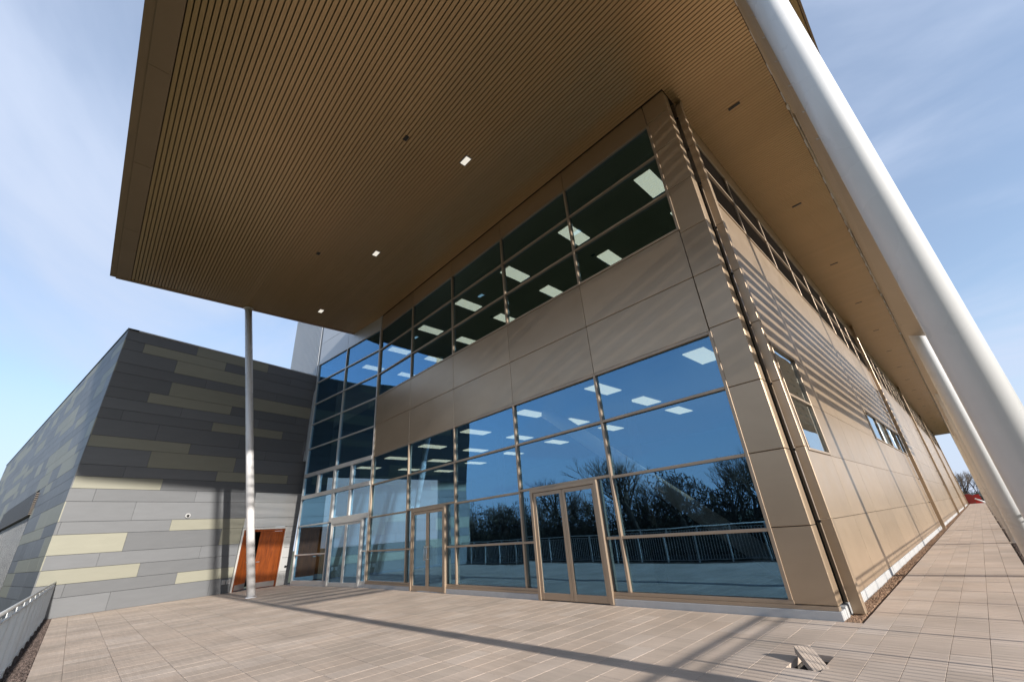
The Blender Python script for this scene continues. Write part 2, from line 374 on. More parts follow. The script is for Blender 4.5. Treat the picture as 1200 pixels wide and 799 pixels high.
# gravel strips
def gravel(name, mat, x0, x1, y0, y1, n, z, smin, smax, along=None):
    V = []; Fc = []
    for _ in range(n):
        u = random.random()
        if along: u = u ** along
        x = random.uniform(x0, x1) if (x1 - x0) < (y1 - y0) else x0 + (x1 - x0) * u
        y = random.uniform(y0, y1) if (x1 - x0) > (y1 - y0) else y0 + (y1 - y0) * u
        s = random.uniform(smin, smax); zz = z + random.uniform(0, .03)
        rm = Euler((random.random() * 6, random.random() * 6, random.random() * 6)).to_matrix(); k = len(V)
        for p in ((1, 0, 0), (-1, 0, 0), (0, .8, 0), (0, -.8, 0), (0, 0, .6), (0, 0, -.6)):
            q = rm @ Vector(p) * s; V.append((x + q.x, y + q.y, zz + q.z))
        for a, b, c in ((0, 2, 4), (2, 1, 4), (1, 3, 4), (3, 0, 4), (2, 0, 5), (1, 2, 5), (3, 1, 5), (0, 3, 5)): Fc.append((k + a, k + b, k + c))
    return raw(name, V, Fc, mat, kind='stuff', label=None)
g = gravel('gravel', M['gravel'], .02, .20, -.04, 100, 24000, -.03, .010, .022, 2.2)
box('gravel_bed', I4, (.0, -.04, -.215), (.19, YE, -.03), M['gravel'], bev=0, kind='structure')
gravel('gravel', M['dark_gravel'], -24, 2.3, -9.35, -8.83, 16000, -.02, .012, .024)
box('gravel_bed', I4, (-25, -9.5, -.215), (3.0, -8.87, -.02), M['dark_gravel'], bev=0, kind='structure')
gravel('gravel', M['dark_gravel'], 2.22, 2.95, -8.8, 60, 16000, -.02, .012, .024, 1.6)
box('gravel_bed', I4, (2.25, -8.8, -.215), (3.0, 112, -.02), M['dark_gravel'], bev=0, kind='structure')

# ================================================================== MAIN BUILDING
bld = empty('office_building', (-8, 6, 0), 'large bronze clad building with deep flat canopy and blue glass front', 'building')
Z = [0.25, 1.30, 2.58, 3.90, 5.16]; ZU = [7.88, 9.07, 10.37, 11.52]
XM = [-.64, -3.69, -6.78, -9.86, -12.94, -16.0]
FF = I4                                    # front facade: x along, y inwards, z up
# kerb under the facade, broken at the doors
DOORS = [(-6.33, -4.10), (-12.52, -10.38)]
edges = [-16.02, -12.52, -10.38, -6.33, -4.10, 0.02]
for i in range(0, 6, 2):
    box('kerb', FF, (edges[i], -.035, -.05), (edges[i + 1], .25, .125), M['kerb'], bld, bev=.008)
    box('sill', FF, (edges[i], -.03, .127), (edges[i + 1] if i < 4 else 0, .10, .185), M['bronze_frame'], bld)
    box('sill', FF, (edges[i], -.015, .187), (edges[i + 1] if i < 4 else -.6, .10, .25), M['bronze_frame'], bld)
for (a, b) in DOORS: box('threshold', FF, (a, -.03, -.05), (b, .3, .008), M['steel'], bld)
# main mullions and transoms
for k, x in enumerate(XM):
    box('mullion', FF, (x - .032, -.022, .25), (x + .032, .12, 5.16), M['bronze_frame'], bld)
    box('mullion', FF, (x - .032, -.022, 7.88), (x + .032, .12, 11.52), M['bronze_frame'], bld)
def h_bar(x0, x1, z, th=.028, name='transom'):
    box(name, FF, (x0, -.018, z - th), (x1, .11, z + th), M['bronze_frame'], bld)
for k in range(5):
    xa, xb = XM[k + 1] + .033, XM[k] - .033
    h_bar(xa, xb, 5.16 - .03, .035); h_bar(xa, xb, 3.90)
    for z in (9.07, 10.37): h_bar(xa, xb, z)
    h_bar(xa, xb, 7.91, .03); h_bar(xa, xb, 11.50, .03)
    door = [d for d in DOORS if d[0] > XM[k + 1] and d[1] < XM[k]]
    panes = []
    if door:
        d = door[0]
        h_bar(xa, xb, 2.62, .03)
        for s0, s1 in ((XM[k + 1], d[0]), (d[1], XM[k])):
            if s1 - s0 > .1:
                h_bar(s0 + .033, s1 - .002, 1.30)
                panes += [(s0, s1, .25, 1.30), (s0, s1, 1.30, 2.6)]
        panes += [(XM[k + 1], XM[k], 2.6, 3.90)]
    else:
        h_bar(xa, xb, 2.58); h_bar(xa, xb, 1.30)
        if k == 0: pass
        panes += [(XM[k + 1], XM[k], .25, 1.30), (XM[k + 1], XM[k], 1.30, 2.58), (XM[k + 1], XM[k], 2.58, 3.90)]
    panes.append((XM[k + 1], XM[k], 3.90, 5.13))
    for z0, z1 in zip(ZU[:-1], ZU[1:]): panes.append((XM[k + 1], XM[k], z0, z1))
    for p in panes:
        o = box('window_pane', FF, (p[0] + .01, .050, p[2] + .01), (p[1] - .01, .062, p[3] - .01), M['glass'], bld, bev=0)
        o.matrix_basis = o.matrix_basis @ Euler((R(random.uniform(-.3, .3)), 0, R(random.uniform(-.3, .3)))).to_matrix().to_4x4()
    # spandrel panels, two rows, and the head panel under the soffit
    for z0, z1 in ((5.172, 6.53), (6.545, 7.872)):
        box('spandrel_panel', FF, (XM[k + 1] + .006, 0, z0), (XM[k] - .006, .05, z1), M['bronze'], bld, bev=.006)
    box('head_panel', FF, (XM[k + 1] + .006, 0, 11.535), (XM[k] - .006, .05, 12.29), M['bronze'], bld, bev=.006)
# pier at the corner: panels with a lit return
zp = [.187, 1.33, 2.59, 3.89, 5.22, 6.53, 7.77, 9.12, 10.47, 11.55, 12.29]
for z0, z1 in zip(zp[:-1], zp[1:]):
    box('pier_panel', FF, (-.628, -.004, z0 + .006), (0, .05, z1 - .006), M['bronze'], bld, bev=.006)
    box('pier_panel', FF, (-.05, .052, z0 + .006), (0.0, .30, z1 - .006), M['bronze'], bld, bev=.006)
# core behind the cladding (opaque except in front of the rooms)
box('core_wall', I4, (-.62, .09, 0), (-.06, .6, 12.28), M['dark_back'], bld, bev=0)
box('core_wall', I4, (-16.0, .09, 5.19), (-.64, .4, 7.86), M['dark_back'], bld, bev=0)
box('core_wall', I4, (-16.0, .09, 11.53), (-.64, .4, 12.28), M['dark_back'], bld, bev=0)
for a, b in (((.61, 0), (1.78, 12.28)), ((1.78, 0), (3.61, 2.72)), ((1.78, 5.06), (3.61, 12.28)), ((3.61, 0), (13.66, 12.28)), ((13.66, 0), (24.94, 3.98)), ((13.66, 5.06), (24.94, 12.28)), ((24.94, 0), (YE, 12.28))):
    box('core_wall', I4, (-.40, a[0], a[1]), (-.07, b[0], b[1]), M['dark_back'], bld, bev=0)
box('kerb', I4, (-.2, .26, -.05), (-.004, YE, .14), M['kerb'], bld, bev=.01)
box('kerb', I4, (-.1, .252, -.05), (.03, .37, .15), M['kerb'], bld, bev=.008)
# double glass doors
def double_door(F, x0, x1, top, mat, parent, swing_handles=True):
    d = empty('double_door', F @ Vector(((x0 + x1) / 2, 0, 0)), parent=parent)
    W[d.name] = d.matrix_basis.copy()
    f = .085
    box('door_frame', F, (x0, -.075, 0.01), (x0 + f, .12, top), mat, d)
    box('door_frame', F, (x1 - f, -.075, 0.01), (x1, .12, top), mat, d)
    box('door_frame', F, (x0 + f + .001, -.075, top - f), (x1 - f - .001, .12, top), mat, d)
    xm = (x0 + x1) / 2
    for s0, s1, hs in ((x0 + f + .006, xm - .004, 1), (xm + .004, x1 - f - .006, 0)):
        st = .085
        b0, b1 = .02, top - f - .008
        box('stile', F, (s0, -.045, b0), (s0 + st, .01, b1), mat, d)
        box('stile', F, (s1 - st, -.045, b0), (s1, .01, b1), mat, d)
        box('door_rail', F, (s0 + st, -.043, b0), (s1 - st, .008, b0 + .15), mat, d)
        box('door_rail', F, (s0 + st, -.043, b1 - .09), (s1 - st, .008, b1), mat, d)
        box('pane', F, (s0 + st - .01, -.022, b0 + .14), (s1 - st + .01, -.012, b1 - .08), M['glass'], d, bev=0)
        hx = s1 - st / 2 - .03 if hs else s0 + st / 2 + .03
        if swing_handles:
            bm = bmesh.new()
            tube_bm(bm, F @ Vector((hx, -.11, .92)), F @ Vector((hx, -.11, 1.38)), .013, n=10)
            for zz in (.96, 1.34): tube_bm(bm, F @ Vector((hx, -.11, zz)), F @ Vector((hx, -.04, zz)), .010, n=8)
            bm_obj('handle', bm, M['steel'], d)
    return d
for i, (a, b) in enumerate(DOORS): double_door(FF, a, b, 2.585, M['bronze_frame'], bld, i == 1)

# ---- side facade (x = 0 plane): local x runs along +Y, local y into the building
SF = frame_m((0, 0, 0), (0, 1, 0), (0, 0, 1))            # y-local = z x x = (-1,0,0)
FINS = [.5 + 24.4 * i for i in range(5)]
ys = [.62 + 3.05 * i for i in range(35)]
ys[-1] = YE
zs = [.15, 1.37, 2.66, 3.91, 5.12, 6.48, 7.78, 9.17]
def rects(y0, y1, r):
    z0, z1 = zs[r], zs[r + 1]
    if r in (2, 3):                       # first window takes y 1.75-3.67
        if y1 <= 3.7: return [(y0, 1.72, z0, z1)] if r == 3 else [(y0, 1.72, z0, z1)]
    if r == 3 and y0 > 12 and y0 < 24.5:
        if y0 < 13: return [(y0, 13.6, z0, z1)]
        return []
    return [(y0, y1, z0, z1)]
for i in range(len(ys) - 1):
    for r in range(7):
        if i > 18 and r in (99,): continue
        for (a, b, c, d) in rects(ys[i], ys[i + 1], r):
            box('wall_panel', SF, (a + .005, -.0, c + .005), (b - .005, .05, d - .005), M['bronze'], bld, bev=0)
# window frames and panes in the side wall
def side_window(y0, y1, z0, z1, ym, zm):
    wd = empty('window', (0, (y0 + y1) / 2, z0), parent=bld)
    for a, b in (((y0, -.02, z0), (y1, .08, z0 + .05)), ((y0, -.02, z1 - .05), (y1, .08, z1)), ((y0, -.021, z0 + .051), (y0 + .05, .08, z1 - .051)), ((y1 - .05, -.021, z0 + .051), (y1, .08, z1 - .051))):
        box('frame', SF, a, b, M['bronze_frame'], wd)
    for y in ym: box('frame', SF, (y - .03, -.018, z0 + .051), (y + .03, .08, z1 - .051), M['bronze_frame'], wd)
    for z in zm: box('frame', SF, (y0 + .051, -.017, z - .03), (y1 - .051, .08, z + .03), M['bronze_frame'], wd)
    yy = [y0 + .04] + ym + [y1 - .04]; zz = [z0 + .04] + zm + [z1 - .04]
    for a, b in zip(yy[:-1], yy[1:]):
        for c, d in zip(zz[:-1], zz[1:]): box('pane', SF, (a, .03, c), (b, .042, d), M['glass_side'], wd, bev=0)
side_window(1.73, 3.66, 2.67, 5.11, [], [3.88])
side_window(13.61, 24.99, 3.93, 5.11, [16.5, 19.4, 22.3], [])
# dark louvre band under the eaves
lb = bmesh.new()
nsl = 13
for j in range(nsl):
    z = j * 1.06 / nsl
    v = [lb.verts.new(p) for p in ((.02, .0, z), (2.98, .0, z), (2.98, .055, z + .075), (.02, .055, z + .075), (.02, .012, z), (2.98, .012, z), (2.98, .067, z + .075), (.02, .067, z + .075))]
    for f in ((0, 1, 2, 3), (7, 6, 5, 4), (0, 4, 5, 1), (3, 2, 6, 7)): lb.faces.new([v[q] for q in f])
lme = mesh_from_bm('louvre', lb, M['louvre'])
for i in range(34):
    for z in (9.24, 10.40):
        o = bpy.data.objects.new('louvre_panel', lme); link(o, bld, SF @ Matrix.Translation((ys[i] + .03, .0, z))); props(o, kind='stuff')
    box('mullion', SF, (ys[i] - .03, -.035, 9.19), (ys[i] + .03, .08, 11.44), M['bronze_frame'], bld)
box('transom', SF, (.65, -.03, 9.175), (YE, .08, 9.225), M['bronze_frame'], bld)
box('transom', SF, (.65, -.04, 10.33), (YE, .08, 10.39), M['bronze_frame'], bld)
box('head_panel', SF, (.62, -.02, 11.46), (YE, .06, 12.29), M['bronze'], bld, bev=.01)
# rainwater fins standing off the wall
for y in FINS:
    d = empty('downpipe', (.12, y + .05, 0), parent=bld)
    zf = [.02, 1.4, 2.62, 3.9, 5.2, 6.5, 7.8, 9.2, 10.4, 11.6]
    for a, b in zip(zf[:-1], zf[1:]):
        box('casing', I4, (.05, y - .03, a + .003), (.215, y + .13, b - .003), M['bronze'], d, bev=.006)
        box('bracket', I4, (.0, y - .02, b - .05), (.049, y + .03, b - .01), M['black'], d, bev=0)
    prism('hopper', SF, [(y - .03, 11.6), (y + .13, 11.6), (y + .13, 11.85), (y + .32, 12.28), (y + .16, 12.28), (y - .03, 11.95)], -.21, -.06, M['bronze'], d)
# end wall, back wall, roof
box('end_wall', I4, (-24, YE - .3, 0), (-.41, YE - .02, 12.25), M['bronze'], bld)
box('back_wall', I4, (-24.3, 9, GZ), (-24.01, YE, 12.25), M['bronze'], bld)

# ---- canopy and eaves
cano = empty('canopy', (-8, -5, 12.3), parent=bld)
ZS = 12.30
def xl(y): return -18.62 + .054 * y + .02                       # splayed west edge of the boarded soffit
def board(name, x0a, x0b, x1, y0, y1, parent):
    """soffit board with folded edges: flat face with two shallow ribs, real depth"""
    g = .012
    g = .006; p3 = (y1 - y0) / 3; prof = [(y0 + .001, .014)]      # three narrow grooves per board
    for q in range(3):
        a_ = y0 + q * p3; prof += [(a_ + .011, .014), (a_ + .014, 0), (a_ + p3 - .011, 0), (a_ + p3 - .008, .014)]
    prof.append((y1 - .001, .014))
    V = []
    for (y, z) in prof:
        t = (y - y0) / (y1 - y0); V.append((x0a + (x0b - x0a) * t, y, ZS + z))
    for (y, z) in prof: V.append((x1, y, ZS + z))
    n = len(prof)
    Fs = [(i, i + 1, n + i + 1, n + i) for i in range(n - 1)] + [(n - 1, 0, n, 2 * n - 1)]
    return V, Fs
yb = -9.78; k = 0
for _b in range(30):
    y1 = yb + .325
    V, Fs = board('soffit_board', xl(yb), xl(y1), 2.20, yb, y1, cano)
    raw('soffit_board', V, Fs, M['soffit'], cano); yb += .325; k += 1
y_side = yb; cnt = k; VV = []; FF2 = []
while yb < YE:
    V, Fs = board('soffit_board', .02, .02, 2.20, yb, min(yb + .325, YE), cano)
    if cnt < 300:
        if cnt == k: sbm = None
        V2 = [(x, y - yb, z) for x, y, z in V]
        if cnt == k or yb + .325 > YE:
            me = bpy.data.meshes.new('soffit_board'); me.from_pydata(V2, [], Fs); me.materials.append(M['soffit']); sb_me = me
        o = bpy.data.objects.new('soffit_board', sb_me); link(o, cano, Matrix.Translation((0, yb, 0)))
    else:
        q = len(VV); VV += V; FF2 += [tuple(i + q for i in f) for f in Fs]
    cnt += 1; yb += .325
raw('distant_soffit_boards', VV, FF2, M['soffit'], cano, kind='stuff')
# margins round the boards (flat panels with joints), stepped outer lip, fascia and top
def hpanel(name, pts, z0, z1, mat, parent=cano):
    n = len(pts); V = [(x, y, z0) for x, y in pts] + [(x, y, z1) for x, y in pts]
    f = [tuple(range(n))[::-1], tuple(range(n, 2 * n))] + [(i, (i + 1) % n, (i + 1) % n + n, i + n) for i in range(n)]
    return raw(name, V, f, mat, parent)
xs = [-18.85, -15.2, -11.5, -7.8, -4.1, -.4, 2.60]
for a, b in zip(xs[:-1], xs[1:]):
    hpanel('margin_panel', [(a + .004, -10.24), (b - .004, -10.24), (b - .004, -9.79), (a + .004, -9.79)], ZS - .012, ZS + .05, M['margin'])
hpanel('margin_panel', [(-19.03, -10.24), (-18.854, -10.24), (-18.854, -9.79), (-19.16 + .17, -9.79)], ZS - .012, ZS + .05, M['margin'])
hpanel('fascia_lip', [(-19.20, -10.44), (3.26, -10.44), (3.26, -10.25), (-19.20, -10.25)], ZS + .045, ZS + .62, M['margin'])
hpanel('fascia_lip', [(-19.16, -10.245), (-18.99, -10.245), (-18.99 + .0, -9.79), (-18.63, -.02), (-18.80, -.02)], ZS - .028, ZS + .60, M['margin'])
yy = [-9.79 + 4.8 * i for i in range(25)]; yy[-1] = YE
for a, b in zip(yy[:-1], yy[1:]):
    if a >= YE: break
    b = min(b, YE)
    hpanel('margin_panel', [(2.215, a + .004), (2.50, a + .004), (2.50, b - .004), (2.215, b - .004)], ZS - .03, ZS + .03, M['margin_light'])
    for j in range(6):
        x0 = 2.508 + j * .117
        hpanel('margin_strip', [(x0, a + .004), (x0 + .109, a + .004), (x0 + .109, b - .004), (x0, b - .004)], ZS + .0 + .004 * j, ZS + .03 + .004 * j, M['soffit'])
hpanel('fascia_lip', [(3.215, -10.245), (3.26, -10.245), (3.26, YE), (3.215, YE)], ZS - .01, ZS + .62, M['margin'])
for i in range(24):
    y = -1.0 + 1.22 * i
    box('sun_dash_strip', I4, (2.205, y, ZS - .045), (2.235, y + .45, ZS - .031), M['steel'], cano, bev=.003)  # pale strips added to imitate dashes of sunlight along the soffit edge
hpanel('roof_deck', [(-19.1, -10.2), (3.2, -10.2), (3.2, YE), (-16.0, YE), (-16.0, -.3), (-18.6, -.3)], ZS + .052, ZS + .55, M['soffit_dark'])
box('roof_deck', I4, (-24, .4, ZS + .06), (-16.01, YE, ZS + .6), M['soffit_dark'], bld)
# soffit lights and slots
for (x, y) in ((-5.3, -2.72), (-11.3, -2.72), (-17.2, -2.70)):
    d = empty('downlight', (x, y, ZS), parent=cano)
    box('bezel', I4, (x - .19, y - .11, ZS - .018), (x + .19, y + .11, ZS - .001), M['silver'], d)
    box('lens', I4, (x - .16, y - .085, ZS - .026), (x + .16, y + .085, ZS - .0185), M['downlight'], d, bev=.003)
for (x, y) in ((-5.76, -4.56), (-12.68, -4.5)):
    box('dark_slot', I4, (x - .10, y - .06, ZS - .012), (x + .10, y + .06, ZS - .001), M['black'], cano)  # black plates stand in for the darkness of open soffit holes and slots
for i in range(16): box('dark_slot', I4, (1.0, 2.05 + 6.4 * i, ZS - .012), (1.32, 2.15 + 6.4 * i, ZS - .001), M['black'], cano)

# ---- rooms behind the glass
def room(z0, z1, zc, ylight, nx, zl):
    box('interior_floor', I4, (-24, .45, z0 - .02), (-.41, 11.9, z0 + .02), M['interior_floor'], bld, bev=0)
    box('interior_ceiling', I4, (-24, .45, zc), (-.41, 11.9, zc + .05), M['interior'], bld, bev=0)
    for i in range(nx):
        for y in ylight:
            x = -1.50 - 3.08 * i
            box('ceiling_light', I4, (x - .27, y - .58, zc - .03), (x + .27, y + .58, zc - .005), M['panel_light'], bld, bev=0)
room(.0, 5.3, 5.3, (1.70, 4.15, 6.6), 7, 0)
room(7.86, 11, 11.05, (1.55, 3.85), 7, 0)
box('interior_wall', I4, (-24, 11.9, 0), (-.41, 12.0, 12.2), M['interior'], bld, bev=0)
for x in (-4.6, -10.8): tube('interior_column', (x, 3.0, .02), (x, 3.0, 5.3), .14, M['interior'], bld)
tube('brace', (-.62, 2.0, .02), (-7.2, 2.0, 5.25), .22, M['interior_beam'], bld)
tube('brace', (-6.6, 2.5, 7.9), (-1.2, 4.2, 10.2), .10, M['interior_beam'], bld)

# ================================================================== SILVER GLAZED WING beside it
ca = R(186.5); UC = Vector((math.cos(ca), math.sin(ca), 0))
K0 = Vector((-16.04, -.005, 0))
CWL = 6.48
# frame with local x from the far (left) end towards the building corner so that local y points inwards
CE = K0 + UC * CWL
CF = frame_m(CE, -UC, (0, 0, 1))
def cx(t): return CWL - t
atr = empty('glazed_link', CE, 'narrow silver framed glass link block between bronze facade and grey wing', 'building')
sf = M['silver_frame']
def cbar(t0, t1, z0, z1, name='transom', pr=0.02): box(name, CF, (cx(t1), -pr, z0), (cx(t0), .11, z1), sf, atr)
def cpane(t0, t1, z0, z1): box('window_pane', CF, (cx(t1) + .005, .050, z0 + .005), (cx(t0) - .005, .062, z1 - .005), M['glass'], atr, bev=0)
box('kerb', CF, (0, -.03, -.05), (CWL - .02, .25, .07), M['kerb'], atr, bev=.006)
cbar(0.06, .40, .072, .22); cbar(3.04, 6.44, .072, .22)
cbar(6.44, 6.50, .075, 11.6, 'mullion', .03); cbar(0, .055, .075, 11.6, 'mullion', .03)
cbar(3.21, 3.27, 5.22, 11.55, 'mullion', .025)
zt = [5.20, 6.53, 7.90, 9.10, 10.42, 11.6]
for z in zt[1:-1]:
    cbar(.06, 3.205, z - .028, z + .028); cbar(3.275, 6.435, z - .028, z + .028)
cbar(.06, 6.435, 11.55, 11.62)
for z0, z1 in zip(zt[:-1], zt[1:]):
    cpane(.03, 3.24, z0, z1); cpane(3.24, 6.46, z0, z1)
cbar(.06, 6.435, 5.02, 5.20, pr=.05)
for t in (1.70, 3.28, 4.89): cbar(t - .08, t + .08, 4.10, 5.018, 'mullion', .04)
cbar(.06, 6.435, 3.92, 4.098, pr=.05); 
for a, b in ((.03, 1.7), (1.7, 3.28), (3.28, 4.89), (4.89, 6.46)): cpane(a, b, 4.05, 5.05)
cbar(3.12, 3.32, 2.62, 3.918, 'mullion', .045)
cbar(1.63, 1.77, 2.80, 3.918, 'mullion', .035); cbar(.06, 3.118, 2.60, 2.80, pr=.04)
cpane(.03, 1.7, 2.75, 3.95); cpane(1.7, 3.2, 2.75, 3.95); cpane(3.25, 6.46, 2.63, 3.95)
cbar(3.325, 6.435, 2.595, 2.655); cbar(3.44, 6.435, 1.29, 1.345); cbar(3.37, 3.43, .222, 2.594, 'mullion')
cbar(3.04, 3.13, .222, 2.594, 'mullion', .03)
cpane(3.40, 6.46, .2, 1.32); cpane(3.40, 6.46, 1.32, 2.62); cpane(3.1, 3.40, .2, 2.62)
cbar(.06, .40, 1.29, 1.345); cpane(.03, .43, .2, 1.32); cpane(.03, .43, 1.32, 2.62)
double_door(CF, cx(3.03), cx(.41), 2.595, sf, atr, False)
# silver panels above the glass and the parapet
for t0, t1 in ((0, 3.24), (3.24, 6.48)):
    for z0, z1 in ((11.63, 12.95), (12.96, 14.3), (14.31, 16.0)):
        box('silver_panel', CF, (cx(t1) + .006, 0, z0), (cx(t0) - .006, .05, z1), M['silver'], atr, bev=.006)
box('core_wall', CF, (.0, .09, 11.6), (CWL - .1, .5, 15.95), M['dark_back'], atr, bev=0)
box('core_wall', CF, (-.10, .10, -.02), (-.001, 1.3, 11.5), M['dark_back'], atr, bev=0)
box('roof', I4, (-22.3, 1.2, 15.6), (-16.2, 8, 15.9), M['dark_back'], atr)

# pale fluted block rising behind the wing roof
flt = empty('plant_tower', (-25.5, 4, 10.5), 'pale fluted plant block rising behind the grey wing roof', 'building')
bm = bmesh.new(); x = -28.4
while x < -22.85:
    bm_box(bm, (x, -.74, 6), (x + .16, -.61, 18)); x += .26
bm_obj('fluted_ribs', bm, M['fluted'], flt, kind='stuff')
box('wall', I4, (-28.5, -.67, 6), (-22.72, 8, 18.02), M['fluted'], flt)

# ================================================================== GREY AND OLIVE CLAD WING
wing = empty('clad_wing', (-24, -6, 0), 'low wing clad in long grey and olive panels with leaning walls', 'building')
UW = Vector((-0.19937, 0.97992, 0)); VW = Vector((0.80195, 0.16316, 10.9)); P1 = Vector((-21.9, -8.8, 0))
WF = frame_m(P1, UW, VW)                 # local y = z x x points ...
sl = VW.length / 10.9                    # local z per metre of height
rows = [10.9, 10.45, 10.02, 9.42, 8.98, 8.35, 7.91, 7.45, 7.03, 6.35, 5.90, 5.22, 4.78, 4.33, 3.86, 3.15, 2.71, 2.03, 1.55, 1.06, .63, 0.0]
G, O = 'grey_clad', 'olive_clad'
UEND = 8.42; U0 = -.77
J = [
 [(1.91, G), (5.27, O), (UEND, G)],
 [(-.07, G), (3.25, O), (6.6, G), (UEND, G)],
 [(1.26, G), (4.61, O), (UEND, G)],
 [(2.61, G), (6.01, G), (UEND, G)],
 [(1.31, G), (4.7, O), (8.07, O), (UEND, G)],
 [(.64, G), (3.98, O), (7.3, G), (UEND, G)],
 [(1.97, G), (5.4, G), (UEND, G)],
 [(-.03, G), (3.35, G), (6.73, O), (UEND, G)],
 [(1.32, G), (4.70, G), (8.0, G), (UEND, G)],
 [(2.68, O), (6.07, G), (UEND, G)],
 [(1.33, G), (4.72, O), (UEND, G)],
 [(.65, G), (4.05, G), (7.45, O), (UEND, G)],
 [(2.03, O), (5.4, G), (UEND, G)],
 [(-.02, G), (3.40, G), (6.0, G), (UEND, 'silver')],
 [(1.35, G), (4.81, G), (6.0, G), (UEND, 'silver')],
 [(-.67, G), (2.75, G), (5.74, O), (UEND, 'silver')],
 [(1.37, O), (4.81, G), (5.70, O)],
 [(.72, G), (4.13, G), (5.70, G)],
 [(2.08, O), (4.82, G), (5.70, G)],
 [(.03, G), (3.47, G), (5.70, O)],
 [(1.41, G), (4.82, G), (5.70, G)],
]
def tile(F, u0, u1, z0, z1, mat, parent, e0=0.0, e1=0.0):
    """cladding tile; e0/e1 slope its near end along the raked corner"""
    g = .006
    if e0 == 0: return box('cladding_panel', F, (u0 + g, 0, z0 * sl + g), (u1 - g, .035, z1 * sl - g), mat, parent, bev=.004)
for r, row in enumerate(J):
    u = U0; z1, z0 = rows[r], rows[r + 1]
    for (ue, cc) in row:
        box('cladding_panel' if cc != 'silver' else 'silver_panel', WF, (u + (.003 if u > U0 else 0), 0, z0 * sl + .005), (ue - .003, .035, z1 * sl - .005), M[cc], wing, bev=.004); u = ue
# silver strip between the wooden door and the glass link
for a, b in zip([0, .62, 1.25, 1.72, 2.2, 2.71], [.62, 1.25, 1.72, 2.2, 2.71, 2.72]):
    if b - a > .05: box('silver_panel', WF, (7.90, .0, a * sl + .006), (UEND, .035, b * sl - .006), M['silver'], wing, bev=.004)
box('backing', WF, (U0 + .02, .037, .0), (5.68, .25, 10.88 * sl), M['dark_back'], wing, bev=0)
box('backing', WF, (5.681, .038, 2.75 * sl), (UEND, .25, 10.88 * sl), M['dark_back'], wing, bev=0)
box('backing', WF, (7.90, .0375, 0), (UEND, .25, 2.74 * sl), M['dark_back'], wing, bev=0)
box('coping', WF, (U0 - .02, -.02, 10.90 * sl), (UEND, .35, 10.96 * sl), M['silver'], wing, bev=.006)
# wooden double door in the wing
wd = empty('double_door', WF @ Vector((6.8, 0, 0)), parent=wing)
box('door_frame', WF, (5.72, -.04, .0), (5.80, .16, 2.70 * sl), sf, wd)
box('door_frame', WF, (7.81, -.04, .0), (7.89, .16, 2.70 * sl), sf, wd)
box('door_frame', WF, (5.801, -.04, 2.62 * sl), (7.809, .16, 2.70 * sl), sf, wd)
box('inner_frame', WF, (5.801, .0, 0.0), (5.86, .15, 2.62), M['wood'], wd)
box('inner_frame', WF, (7.75, .0, 0.0), (7.809, .15, 2.62), M['wood'], wd)
box('inner_frame', WF, (5.861, .0, 2.52), (7.749, .15, 2.619), M['wood'], wd)
box('backing', WF, (5.72, 1.2, 0), (7.9, 1.25, 2.75), M['dark_back'], wing, bev=0)
def leaf(x0, x1, hinge, ang):
    H = WF @ Matrix.Translation((hinge, .03, 0)) @ Matrix.Rotation(ang, 4, 'Z') @ Matrix.Translation((-hinge, -.03, 0))
    lf = box('door_leaf', H, (x0, .03, .03), (x1, .075, 2.51), M['wood'], wd)
    box('kick_plate', H, (x0 + .02, .022, .05), (x1 - .02, .0295, .27), M['steel'], lf, bev=0)
    box('push_plate', H, (x1 - .22 if hinge == x0 else x0 + .04, .022, 1.15), (x1 - .05 if hinge == x0 else x0 + .2, .0295, 1.19), M['steel'], lf, bev=0)
leaf(6.62, 7.745, 7.745, 0.0)
leaf(5.865, 6.58, 5.865, R(28))
# small things on the walls
cc = empty('security_camera', WF @ Vector((3.28, -.06, 3.31)), 'small white dome camera on the grey clad wall', 'camera')
def wbm(name, mat, f, parent):
    bm = bmesh.new(); f(bm); return bm_obj(name, bm, mat, parent)
p = WF @ Vector((3.28, 0, 3.31)); q = WF @ Vector((3.28, -.07, 3.31)); q2 = WF @ Vector((3.28, -.12, 3.28))
tube('housing', p, q, .095, M['silver'], cc, n=20); tube('lens', q, q2, .06, M['black'], cc, r1=.04, n=16)
for i, u in enumerate((5.36, 5.56)):
    s = empty('wall_socket', WF @ Vector((u, -.03, .46)), ('left' if i == 0 else 'right') + ' of two pale socket boxes low on the grey wall beside the wooden door', 'socket', 'socket boxes on the clad wall')
    box('box', WF, (u - .075, -.05, .38), (u + .075, -.001, .56), M['silver'], s); box('cover', WF, (u - .06, -.062, .43), (u + .06, -.051, .54), M['steel'], s)
s = empty('wall_bracket', WF @ Vector((8.15, 0, .83)), 'small black catch on silver panel right of the wooden door', 'bracket')
tube('plate', WF @ Vector((8.15, 0, .83)), WF @ Vector((8.15, -.03, .83)), .06, M['black'], s, n=12)
tube('arm', WF @ Vector((8.15, -.03, .83)), WF @ Vector((8.24, -.08, .9)), .02, M['black'], s, n=8)

